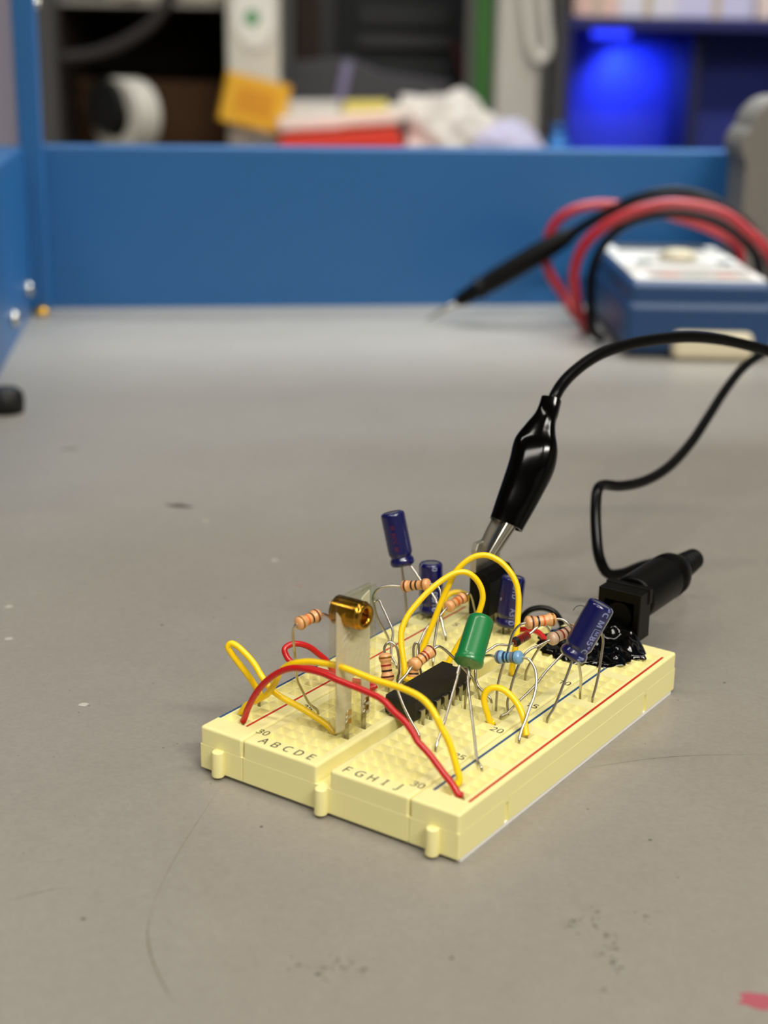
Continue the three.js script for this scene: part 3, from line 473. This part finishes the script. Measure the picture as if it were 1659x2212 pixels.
// ------------------------------------------------------------------ alligator clip and its cable
{
  const t = thing('board', 'alligator_clip', 'black booted alligator clip on a black cable, biting the regulator tab', 'clip', P.jaw0);
  const ring = (c, dir, a, b, side, e = 1) => { const s = side.clone().addScaledVector(dir, -side.dot(dir)).normalize(), n = s.clone().cross(dir).normalize(), r = []; for (let i = 0; i < 40; i++) { const th = i / 40 * 6.2832; const cs = Math.cos(th), sn = Math.sin(th); r.push(c.clone().addScaledVector(s, Math.sign(cs) * Math.pow(Math.abs(cs), e) * a).addScaledVector(n, Math.sign(sn) * Math.pow(Math.abs(sn), e) * b)); } return r; };
  const side = V(0.82, 0.25, -0.5);
  const bp = P.boot.map(VA), bw = [3.6, 4.0, 4.4, 4.8, 4.6, 3.4, 2.45, 2.25, 2.15];
  const c = new THREE.CatmullRomCurve3(bp), bs = new THREE.SplineCurve(bw.map((w, i) => new THREE.Vector2(i, w))), rings = [];
  for (let i = 0; i <= 40; i++) { const a = bs.getPoint(i / 40).y; rings.push(ring(c.getPoint(i / 40), c.getTangent(i / 40), a, a * (0.66 + 0.5 * Math.max(0, i / 40 - 0.55)), side, 0.72)); }
  const inner = [0, 1, 2].map(i => ring(c.getPoint(i * 0.06), c.getTangent(0.02), bw[0] - 0.6, bw[0] * 0.66 - 0.6, side, 0.72));
  part('boot', [loft([inner[2], inner[1], inner[0], rings[0], ...rings], false), loft([rings[40], rings[40].map(p => p.clone().lerp(bp[bp.length - 1], 0.6))], true)], M.boot, t, 'glossy black rubber boot');
  const J = (pts, ws, th) => { const q = new THREE.CatmullRomCurve3(pts.map(VA)), rs = []; for (let i = 0; i <= 12; i++) { const k = i / 12; const w = ws[0] + (ws[1] - ws[0]) * k; rs.push(ring(q.getPoint(k), q.getTangent(k), w, th, side)); } return loft(rs); };
  part('jaw', J(P.jawRight, [1.9, 1.25], 1.6), M.chrome, t, 'shiny rolled metal jaw');
  part('jaw', J(P.jawLeft, [1.9, 1.3], 0.5), M.tin, t, 'flat metal jaw');
  part('jaw_hinge', new THREE.CylinderGeometry(0.6, 0.6, 4, 16).applyQuaternion(new THREE.Quaternion().setFromUnitVectors(V(0, 1, 0), side.clone().normalize())).translate(P.jaw1[0], P.jaw1[1], P.jaw1[2]), M.tin, t);
  part('cable', tube(P.clipCable, 1.3, 18, 8), M.black, t, 'black rubber cable');
}

// ------------------------------------------------------------------ power jack, glue, plug
const JX = 14.4, JY = T + 0.3;
{
  const t = thing('board', 'power_jack', 'black square power jack set in black glue at the far right corner', 'power jack', [JX, T, -80]);
  const z0 = -76.2, z1 = -81.6, w = 4.7, h = 10.4;
  let g = rbox(JX - w, JY, z1, JX + w, JY + h, z0, 0.3, 2);
  g = cut(g, box(JX - w + 1.5, JY - 1, z0 - 2.6, JX + w - 1.3, JY + h - 2.2, z0 + 1));
  g = cut(g, new THREE.CylinderGeometry(2.8, 2.8, 3, 32).rotateX(Math.PI / 2).translate(JX, JY + 6, z1 + 0.6));
  part('housing', g, M.blackPlastic, t);
  part('barrel_sleeve', new THREE.CylinderGeometry(2.7, 2.7, 2.4, 32).rotateX(Math.PI / 2).translate(JX, JY + 5, z0 - 1.7), M.blackPlastic, t);
  part('rim', rbox(JX - w - 0.25, JY + h - 3.2, z1 - 0.1, JX + w + 0.25, JY + h + 0.25, z1 + 1.6, 0.3, 2), M.blackPlastic, t);
  part('terminal', rbox(JX - 1.2, T + 0.3, z0 + 0.2, JX + 1.2, JY + 3, z0 + 0.6, 0.1, 1), M.tin, t);
}
{
  const t = thing('board', 'glue_blob', 'glossy black glue poured around the power jack on the board', 'glue', [JX, T, -70]);
  const cx = 12.2, cz = -69.6, n = 96, m = 26, pos = [], idx = [];
  const jag = th => noise.noise(Math.cos(th) * 5, Math.sin(th) * 5, 3.1) * 1.3 + noise.noise(Math.cos(th) * 14, Math.sin(th) * 14, 7.7) * 0.7;
  const R = th => { const c = Math.cos(th), s = Math.sin(th); const a = c > 0 ? (s < 0 ? 11 : 9.6) : 11.4, b = s > 0 ? 9.2 : 8.0; return Math.pow(Math.pow(Math.abs(c) / a, 2.4) + Math.pow(Math.abs(s) / b, 2.4), -1 / 2.4) + jag(th) * (s < -0.3 ? 0.3 : 1); };
  for (let i = 0; i <= m; i++) for (let j = 0; j < n; j++) {
    const th = j / n * 6.2832, q = i / m, r = R(th) * q, x = cx + Math.cos(th) * r, z = cz + Math.sin(th) * r;
    const near = Math.exp(-(((x - JX) / 6.6) ** 2 + ((z + 78) / 6.2) ** 2));
    let y = Math.pow(1 - Math.pow(q, 6), 0.5) * (1.0 + 4.4 * near + 0.8 * noise.noise(x * 0.3, z * 0.3, 2) + 0.14 * noise.noise(x * 0.9, z * 0.9, 9) + 0.9 * Math.max(0, noise.noise(x * 0.5, z * 0.5, 5)));
    pos.push(x, T - 0.06 + Math.max(0, y), z);
  }
  for (let i = 0; i < m; i++) for (let j = 0; j < n; j++) { const a = i * n + j, b = i * n + (j + 1) % n, c = a + n, d = b + n; idx.push(a, b, d, a, d, c); }
  const g = new THREE.BufferGeometry(); g.setAttribute('position', new THREE.Float32BufferAttribute(pos, 3)); g.setIndex(idx); g.computeVertexNormals();
  part('glue_pool', g, M.glue, t);
  part('glue_strand', [tube(P.strand, 0.07, 6, 6), tube([[20.5, T + 0.3, -69.5], [22.2, T + 0.6, -70.2], [23.2, T + 0.3, -69.6], [22.8, T + 0.2, -68.8]], 0.09, 6, 6)], M.black, t, 'hair thin black glue strand');
}
{
  const t = thing('board', 'power_plug', 'black barrel plug with a ribbed strain relief and cable, pushed into the jack', 'plug', [JX, 0, -100]);
  const y = JY + 6.7, z = -82.2;
  const pr = [[0, 0], [4.3, 0], [4.7, 0.4], [4.85, 1.0], [4.85, 15.2], [4.7, 15.4], [4.7, 15.8], [4.9, 16.0], [4.7, 16.4], [4.7, 16.8], [4.9, 17.0], [4.7, 17.4], [4.7, 17.8], [4.85, 18], [4.75, 19.6], [4.1, 21.4], [3.2, 22.2]];
  for (let i = 0; i < 6; i++) { const r = 3.05 - i * 0.13, k = 22.3 + i * 1.6; pr.push([r - 0.55, k], [r - 0.55, k + 0.4], [r, k + 0.55], [r, k + 1.4], [r - 0.5, k + 1.55]); }
  pr.push([1.3, 32.0], [0, 32.0]);
  part('plug_body', lathe(pr, 44).rotateX(-Math.PI / 2).translate(JX, y, z), M.blackPlastic, t, 'black moulded plug body with ribs');
  part('cable', tube(P.dcCable, 1.25, 16, 8), M.black, t, 'black rubber cable');
}

// ------------------------------------------------------------------ multimeter, leads, probe, instrument behind
{
  const t = thing('world', 'multimeter', 'blue multimeter lying on its back with a white face plate', 'multimeter', [137, 0, -445]);
  part('case', [rbox(106, 3, -505, 169, 24, -388, 4, 4), rbox(107.5, 1, -503, 167.5, 32, -390, 3, 4)], phys(0x123c68, 0.45, { clearcoat: 0.2, clearcoatRoughness: 0.4 }), t, 'dark blue plastic case');
  const f = part('face_plate', rbox(110, 31.5, -501, 165, 33, -393, 0.6, 2), std(0xd9d5cc, 0.5), t, 'white printed face plate');
  part('colour_strip', rbox(117, 32.8, -409, 160, 33.2, -396, 0.15, 1), std(0x8f857c, 0.6), f, 'grey strip with red marks');
  for (const [x, c] of [[126, 0xa8443c], [137, 0x6e7d74], [150, 0xa8443c]]) part('strip_mark', rbox(x - 4, 33.1, -405, x + 4, 33.4, -400, 0.1, 1), std(c, 0.6), f);
  part('dial', lathe([[0, 5], [5, 4.6], [8, 3], [8.6, 0], [0, 0]], 32).translate(138, 33, -450), std(0xcbbd9c, 0.5), t, 'cream range dial');
  part('dial_ring', lathe([[9.5, 0.4], [16, 0.4], [16, 0], [9.5, 0]], 40).translate(138, 33, -450), std(0xb9b4a8, 0.6), t);
  for (const [x, z] of [[121, -440], [157, -442]]) part('jack_socket', lathe([[0, 0.4], [1.8, 0.4], [1.8, 1.2], [3.6, 1.2], [3.8, 0], [0, 0]], 24).translate(x, 33, z), std(0x8a8f8c, 0.5), t);
  for (const z of [-478, -470, -428, -421]) part('printed_line', box(114, 32.98, z, 161, 33.06, z + 1.2), std(0x9b988f, 0.7), f);
  part('foot', rbox(126, 0, -394, 160, 12, -384, 3.5, 4), std(0xd6ccae, 0.6), t, 'cream rubber foot');
  part('display_bezel', rbox(116, 32.6, -500, 158, 34, -484, 0.6, 2), std(0x3a3d3c, 0.4), t);
}
const leadMatR = phys(0xa81824, 0.35, { clearcoat: 0.2 }), leadMatB = M.black;
{
  const t = thing('world', 'test_lead', 'red test lead coiled around the multimeter', 'test lead', [92, 0, -430], 'multimeter test leads');
  part('cable', tube([[176, 2.4, -440], [182, 20, -430], [170, 42, -420], [160, 51, -420], [151, 57, -420], [138, 60.5, -420], [126, 61, -420], [114, 58, -421], [102, 52, -423], [92, 42, -425], [88.5, 30, -427], [91, 16, -430], [96, 4, -437], [99, 2.6, -450], [95, 5, -462], [88, 15, -468], [82, 24, -469], [80, 33, -469], [83, 45, -470], [90, 51.5, -470], [102, 55, -471], [120, 54, -472], [140, 50, -473], [158, 44, -474], [171, 36, -476], [172.5, 20, -478], [172.5, 2.6, -478]], 2.3, 16, 6), leadMatR, t, 'red cable');
}
{
  const t = thing('world', 'test_lead', 'black test lead coiled with the red one, its probe resting on the worktop', 'test lead', [60, 0, -460], 'multimeter test leads');
  part('cable', tube([[84, 38, -459], [96, 48, -452], [108, 56, -446], [120, 62, -442], [132, 64.5, -440], [145, 62.5, -438], [158, 56, -438], [170, 46, -442], [180, 32, -447], [184, 12, -453], [184, 2.6, -463]], 2.3, 16, 6), leadMatB, t, 'black cable');
  part('cable', tube([[101.5, 2.4, -418], [97.5, 5, -420], [96, 16, -422], [96, 30, -424], [100, 41, -426], [108, 50, -427], [119, 55, -426], [132, 56.5, -426], [146, 54, -426], [158, 48, -426], [168, 38, -428], [172.5, 26, -436], [173.5, 8, -444], [173.5, 2.6, -452]], 2.2, 16, 6), leadMatB, t, 'black cable');
  const a = [25, 1.2, -462], b = [92, 44, -458], L = dist(a, b);
  part('probe_handle', along(lathe([[1.0, 16], [1.9, 16.4], [3.4, 19], [4.0, 27], [4.2, 28], [5.6, 28.6], [5.6, 29.8], [4.4, 30.4], [5.0, 36], [5.2, 60], [4.2, L - 6], [2.6, L], [0, L]], 28), a, b), M.blackPlastic, t, 'black probe handle with a finger guard');
  part('probe_tip', along(lathe([[0, 0], [0.35, 0.6], [0.8, 4], [1.1, 9], [1.1, 17], [0, 17]], 16), a, b), M.chrome, t, 'metal probe tip');
}
{
  const t = thing('world', 'instrument_case', 'grey instrument with a rounded top corner standing behind the multimeter', 'instrument', [220, 0, -503]);
  const sh = new THREE.Shape(); sh.moveTo(174, 0); sh.lineTo(174, 74); sh.quadraticCurveTo(170.5, 77, 171, 81); sh.quadraticCurveTo(172, 86, 175, 88); sh.quadraticCurveTo(177, 99, 187, 101.5); sh.lineTo(290, 104); sh.lineTo(290, 0);
  part('case', new THREE.ExtrudeGeometry(sh, { depth: 34, bevelEnabled: true, bevelSize: 1.2, bevelThickness: 1.5, bevelSegments: 3 }).translate(0, 1.3, -519), std(0x77726a, 0.55), t);
  for (const x of [189, 204, 219, 234]) part('rib', rbox(x - 1.5, 4, -486, x + 1.5, 96, -483.4, 0.8, 2), std(0x8d8880, 0.5), t);
}

// ------------------------------------------------------------------ rear bench and what stands on it, out of focus
const BY = -38;                                     // height of the rear bench top
{
  const t = thing('world', 'rear_bench', 'dark bench at the back of the room, hidden behind the blue panel', 'bench', [0, -750, -2100]);
  part('bench_top', rbox(-506, BY - 30, -2500, 1000, BY, -1750, 4, 2), std(0x55514b, 0.6), t);
  for (const x of [-470, 960]) for (const z of [-2460, -1800]) part('leg', rbox(x - 25, -750, z - 25, x + 25, BY - 30, z + 25, 4, 2), std(0x33312e, 0.6), t);
}
const pale = std(0xd9d3c4, 0.6);
function post(label, x0, x1, z, mat, h = 900) { const t = thing('world', 'upright_post', label, 'post', [(x0 + x1) / 2, BY, z], 'uprights of the rear rack'); part('channel', rbox(x0, BY, z - 30, x1, h, z + 10, 4, 3), mat, t); return t; }
post('wide off white upright with a paper taped on it', -230, -155, -2010, pale);
post('green upright beside the pale one', 127, 152, -2030, std(0x2f661c, 0.6));
post('pale grey upright right of the green one', 156, 218, -2000, std(0xbfb9ac, 0.6));
post('dark grey upright left of the blue lit cabinet', 234, 254, -1990, std(0x3a3735, 0.6));
post('grey upright behind the blue corner post', -509, -476, -2010, std(0x4a4744, 0.6));
{
  const t = thing('world', 'paper_sheet', 'white paper with a green mark taped to the wide upright', 'paper', [-188, 116, -1996]);
  const sh = new THREE.Shape(); sh.moveTo(-222, 260); sh.lineTo(-218, 150); sh.quadraticCurveTo(-212, 118, -190, 114); sh.quadraticCurveTo(-165, 118, -160, 150); sh.lineTo(-157, 260);
  part('sheet', new THREE.ExtrudeGeometry(sh, { depth: 1, bevelEnabled: false }).translate(0, 0, -1998), std(0xf1ede2, 0.8), t);
  part('print', new THREE.ExtrudeGeometry(new THREE.Shape().absarc(-193, 156, 11, 0, 6.283), { depth: 0.3, bevelEnabled: false }).translate(0, 0, -1997), std(0x5fa06c, 0.8), t, 'green printed mark');
}
{
  const t = thing('world', 'storage_cubby', 'dark brown wooden cubby left of the wide upright', 'shelf', [-355, BY, -2150]);
  const wood = std(0x221305, 0.8);
  part('back', box(-478, BY, -2360, -232, 170, -2350), wood, t);
  part('side', box(-482, BY, -2360, -476, 178, -2040), wood, t); part('side', box(-234, BY, -2360, -228, 178, -2040), wood, t);
  part('shelf', box(-482, 170, -2360, -228, 178, -2040), std(0x8f897c, 0.7), t, 'pale shelf edge');
}
{
  const t = thing('world', 'cardboard_box', 'low brown cardboard box inside the dark cubby', 'box', [-355, BY, -2200]);
  part('carton', rbox(-472, BY, -2330, -240, 62, -2130, 2, 2), std(0x4a2e12, 0.85), t);
  part('flap', rbox(-472, 61, -2180, -240, 64, -2130, 1, 1), std(0x4a2f14, 0.85), t);
}
{
  const t = thing('world', 'tape_roll', 'white roll with a dark lid in front of the brown box', 'tape roll', [-375, BY, -2050]);
  const ringG = (ro, ri, d) => { const s = new THREE.Shape().absarc(0, 0, ro, 0, 6.283); const h = new THREE.Path(); h.absarc(0, 0, ri, 0, 6.283); s.holes.push(h); return new THREE.ExtrudeGeometry(s, { depth: d, bevelEnabled: true, bevelSize: 2, bevelThickness: 2, bevelSegments: 2, curveSegments: 40 }); };
  part('roll', ringG(52, 32, 40).rotateY(-0.7).translate(-372, BY + 54, -2060), std(0xd8d2c2, 0.7), t);
  part('core', ringG(31.5, 29, 40).rotateY(-0.7).translate(-372, BY + 54, -2060), std(0x15140f, 0.7), t);
  part('dark_lid', new THREE.CylinderGeometry(38, 38, 16, 40).rotateX(Math.PI / 2).translate(-12, 14, 46).rotateY(-0.7).translate(-372, BY + 54, -2060), std(0x12120f, 0.7), t);
}
for (const [x, w, l] of [[-372, 46, 'white cap on the cubby shelf, nearer the corner post'], [-270, 40, 'white cap on the cubby shelf, nearer the wide upright']]) {
  const t = thing('world', 'white_tub', l.replace('cap', 'tub'), 'tub', [x, 178, -2050], 'tubs on the cubby shelf');
  part('tub', lathe([[0, 26], [w - 6, 24], [w, 12], [w - 3, 0], [0, 0]], 28).translate(x, 178, -2080), std(0xe6dfcc, 0.6), t);
}
{
  const t = thing('world', 'equipment_rack', 'black equipment rack with dim grey panels in the middle', 'rack', [-10, BY, -2300]);
  part('cabinet', box(-156, BY, -2500, 128, 700, -2330), std(0x050505, 0.7), t);
  part('side_board', box(-150, BY, -2330, -112, 700, -2310), std(0x2a1a0a, 0.8), t, 'brown board edge');
  part('side_rail', box(-112, BY, -2330, -88, 700, -2312), std(0x2c2a27, 0.6), t);
  for (const [y0, y1, c] of [[60, 96, 0x171616], [118, 138, 0x2c2a2a], [150, 182, 0x100f0f]]) part('front_panel', rbox(-50, y0, -2332, 100, y1, -2322, 2, 2), std(c, 0.5), t);
  part('pen', new THREE.CylinderGeometry(4, 4, 60, 16).rotateZ(0.35).translate(116, 100, -2318), std(0x5c1218, 0.5), t, 'dark red pen');
}
{
  const t = thing('world', 'yellow_box', 'yellow cardboard box leaning on the wide upright', 'box', [-180, BY, -1930]);
  part('carton', rbox(-45, -34, -18, 45, 34, 18, 2, 2).rotateZ(-0.22).rotateY(0.2).translate(-186, 42, -1940), std(0xf0b322, 0.6), t);
  part('label', rbox(-28, -16, 17.6, 26, 18, 18.6, 0.3, 1).rotateZ(-0.22).rotateY(0.2).translate(-186, 42, -1940), std(0xe39a10, 0.6), t);
  part('stand', rbox(-222, BY, -1950, -190, 12, -1930, 2, 2), std(0x9a8f80, 0.7), t);
}
{
  const t = thing('world', 'red_tray', 'red tray under the heap of white papers', 'tray', [-70, BY, -1920]);
  const sh = new THREE.Shape(); [[-160, BY], [-140, -2], [15, 10], [35, BY]].forEach((p, i) => i ? sh.lineTo(...p) : sh.moveTo(...p));
  part('tray', new THREE.ExtrudeGeometry(sh, { depth: 120, bevelEnabled: true, bevelSize: 2, bevelThickness: 2, bevelSegments: 2 }).translate(0, 0, -1980), std(0xee3a1c, 0.5), t);
}
const papers = [[-150, 8, -60, 26, 0.06, 0xf0e8da, 'lowest sheet of the paper heap, over the tray'], [-96, 14, 20, 32, 0.08, 0xf3e9d8, 'broad cream sheet across the red tray'], [-60, 30, 2, 46, 0.03, 0xe9d873, 'yellow pad on the paper heap'], [-20, 22, 70, 42, 0.1, 0xefe6d8, 'white sheet leaning right of the yellow pad'], [20, 30, 92, 52, -0.1, 0xf2eadf, 'white folded sheet near the green upright'], [-150, 24, -66, 44, 0.02, 0xcfc8be, 'grey white sheet beside the yellow box']];
papers.forEach(([x0, y0, x1, y1, a, c, l], i) => {
  const t = thing('world', 'paper_stack', l, 'paper', [(x0 + x1) / 2, y0, -1930 - i * 3], 'papers heaped on the rear bench');
  part('sheets', rbox(-(x1 - x0) / 2, -(y1 - y0) / 2, -45, (x1 - x0) / 2, (y1 - y0) / 2, 45, 3, 2).rotateZ(a).translate((x0 + x1) / 2, (y0 + y1) / 2, -1950 - i * 8), std(c, 0.8), t);
});
{
  const t = thing('world', 'cloth_bag', 'crumpled white bag in front of the green upright', 'bag', [110, BY, -1930]);
  const g = new THREE.SphereGeometry(1, 48, 32); { const p = g.attributes.position; for (let i = 0; i < p.count; i++) { const v = V(p.getX(i), p.getY(i), p.getZ(i)); const k = 1 + 0.35 * noise.noise(v.x * 2.2, v.y * 2.2, v.z * 2.2 + 4) + 0.12 * noise.noise(v.x * 6, v.y * 6, v.z * 6); p.setXYZ(i, v.x * k * 62, Math.max(-0.55, v.y * k) * 62, v.z * k * 30); } g.computeVertexNormals(); }
  part('bag', g.translate(92, BY + 36, -1930), std(0xe9e0d4, 0.8), t);
}
{
  const t = thing('world', 'plastic_bag', 'lavender white plastic bag at the foot of the pale upright', 'bag', [165, BY, -1900]);
  const g = new THREE.SphereGeometry(1, 40, 28); { const p = g.attributes.position; for (let i = 0; i < p.count; i++) { const v = V(p.getX(i), p.getY(i), p.getZ(i)); const k = 1 + 0.3 * noise.noise(v.x * 2 + 8, v.y * 2, v.z * 2); p.setXYZ(i, v.x * k * 46, Math.max(-0.6, v.y * k) * 40, v.z * k * 24); } g.computeVertexNormals(); }
  part('bag', g.translate(172, BY + 24, -1890), std(0xd9d4ee, 0.6), t);
}
{
  const t = thing('world', 'grey_clutter_case', 'dim grey case with a slanted lid behind the papers', 'case', [-20, BY, -2200]);
  const sh = new THREE.Shape(); [[-150, BY], [-150, 92], [-60, 100], [-10, 78], [96, 66], [96, BY]].forEach((p, i) => i ? sh.lineTo(...p) : sh.moveTo(...p));
  part('case', new THREE.ExtrudeGeometry(sh, { depth: 90, bevelEnabled: true, bevelSize: 3, bevelThickness: 3, bevelSegments: 2 }).translate(0, 0, -2250), std(0x4a4648, 0.7), t);
  part('strap', rbox(-7, 0, -2, 7, 70, 2, 1, 1).rotateZ(-0.2).translate(-74, 28, -2152), std(0x8f87a6, 0.7), t, 'lavender strap');
}
{
  const t = thing('world', 'lavender_locker', 'pale lavender grey locker at the far left', 'locker', [-640, -750, -2150]);
  part('body', rbox(-800, -750, -2300, -512, 900, -2080, 4, 2), std(0x8c8792, 0.6), t);
  part('door', rbox(-790, -740, -2080, -520, 890, -2070, 2, 2), std(0x9a93a0, 0.6), t);
}
{
  const t = thing('world', 'lit_cabinet', 'open cabinet glowing deep blue at the right', 'cabinet', [430, BY, -2150]);
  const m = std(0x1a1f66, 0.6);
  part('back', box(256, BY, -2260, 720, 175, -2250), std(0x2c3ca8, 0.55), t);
  part('side', box(254, BY, -2260, 264, 165, -2000), m, t); part('side', box(712, BY, -2260, 722, 165, -2000), m, t);
  part('top', rbox(246, 150, -2260, 730, 166, -1995, 2, 2), m, t);
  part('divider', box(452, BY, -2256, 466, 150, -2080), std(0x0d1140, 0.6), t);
  const lp = part('lamp', rbox(320, 139, -2225, 375, 150, -2195, 2, 2), new THREE.MeshStandardMaterial({ color: 0x2030ff, emissive: 0x2a3cff, emissiveIntensity: 1.2, roughness: 0.4 }), t, 'blue lamp under the cabinet top');
  const l = new THREE.SpotLight(new THREE.Color().setRGB(0.1, 0.19, 1), 0.26, 0, 1.3, 1); l.castShadow = true;
  const b = baseOf.get(t); l.position.set((352 - b.x) * S, (138 - b.y) * S, (-2205 - b.z) * S); l.target.position.set((400 - b.x) * S, (20 - b.y) * S, (-2230 - b.z) * S); t.add(l); t.add(l.target);
  l.shadow.radius = 1;
}
[[300, 34, 0xf0c9b8, 'peach box on top of the blue lit cabinet'], [372, 44, 0xe9e4ea, 'white box on top of the cabinet, next to the peach one'], [470, 60, 0xd9d4f0, 'wide lavender box on top of the cabinet'], [560, 40, 0xf2dcd2, 'pinkish box on top of the cabinet, at the right']].forEach(([x, w, c, l]) => {
  const t = thing('world', 'carton', l, 'box', [x, 166, -2060], 'boxes on the lit cabinet');
  part('carton', rbox(x - w, 166, -2100, x + w, 236, -2020, 3, 2), std(c, 0.7), t);
  part('tape', box(x - 6, 165.5, -2020, x + 6, 236.5, -2019.4), std(0xcbb79a, 0.6), t);
});
{
  const t = thing('world', 'blue_bottle', 'small light blue bottle at the foot of the dark upright', 'bottle', [243, BY, -1930]);
  part('bottle', lathe([[0, 0], [14, 0], [15, 3], [15, 34], [8, 42], [7, 50], [0, 50]], 28).translate(243, BY, -1930), phys(0x2f86d8, 0.3, { clearcoat: 0.5 }), t);
  part('cap', lathe([[0, 10], [8, 10], [8.5, 0], [0, 0]], 24).translate(243, BY + 48, -1930), std(0x2a6fc0, 0.4), t);
}
{
  const t = thing('world', 'hanging_cable', 'white cable loop hanging over the pale grey upright', 'cable', [200, 120, -1980]);
  part('cable', tube([[185, 320, -1982], [188, 240, -1980], [197, 160, -1978], [206, 118, -1976], [216, 104, -1976], [226, 116, -1976], [220, 180, -1976], [214, 320, -1978]], 7, 14, 8), std(0xd8d2c4, 0.6), t);
}
{
  const t = thing('world', 'hanging_strap', 'dark strap slanting across the cubby', 'strap', [-390, 170, -2045]);
  part('strap', tube([[-310, 190, -2026], [-335, 150, -2024], [-370, 125, -2024], [-420, 104, -2024], [-470, 96, -2024]], 9, 12, 8), std(0x2e2825, 0.8), t);
}

scene.traverse(o => { if (o.isMesh) { o.castShadow = true; o.receiveShadow = true; } });
renderer.render(scene, camera);
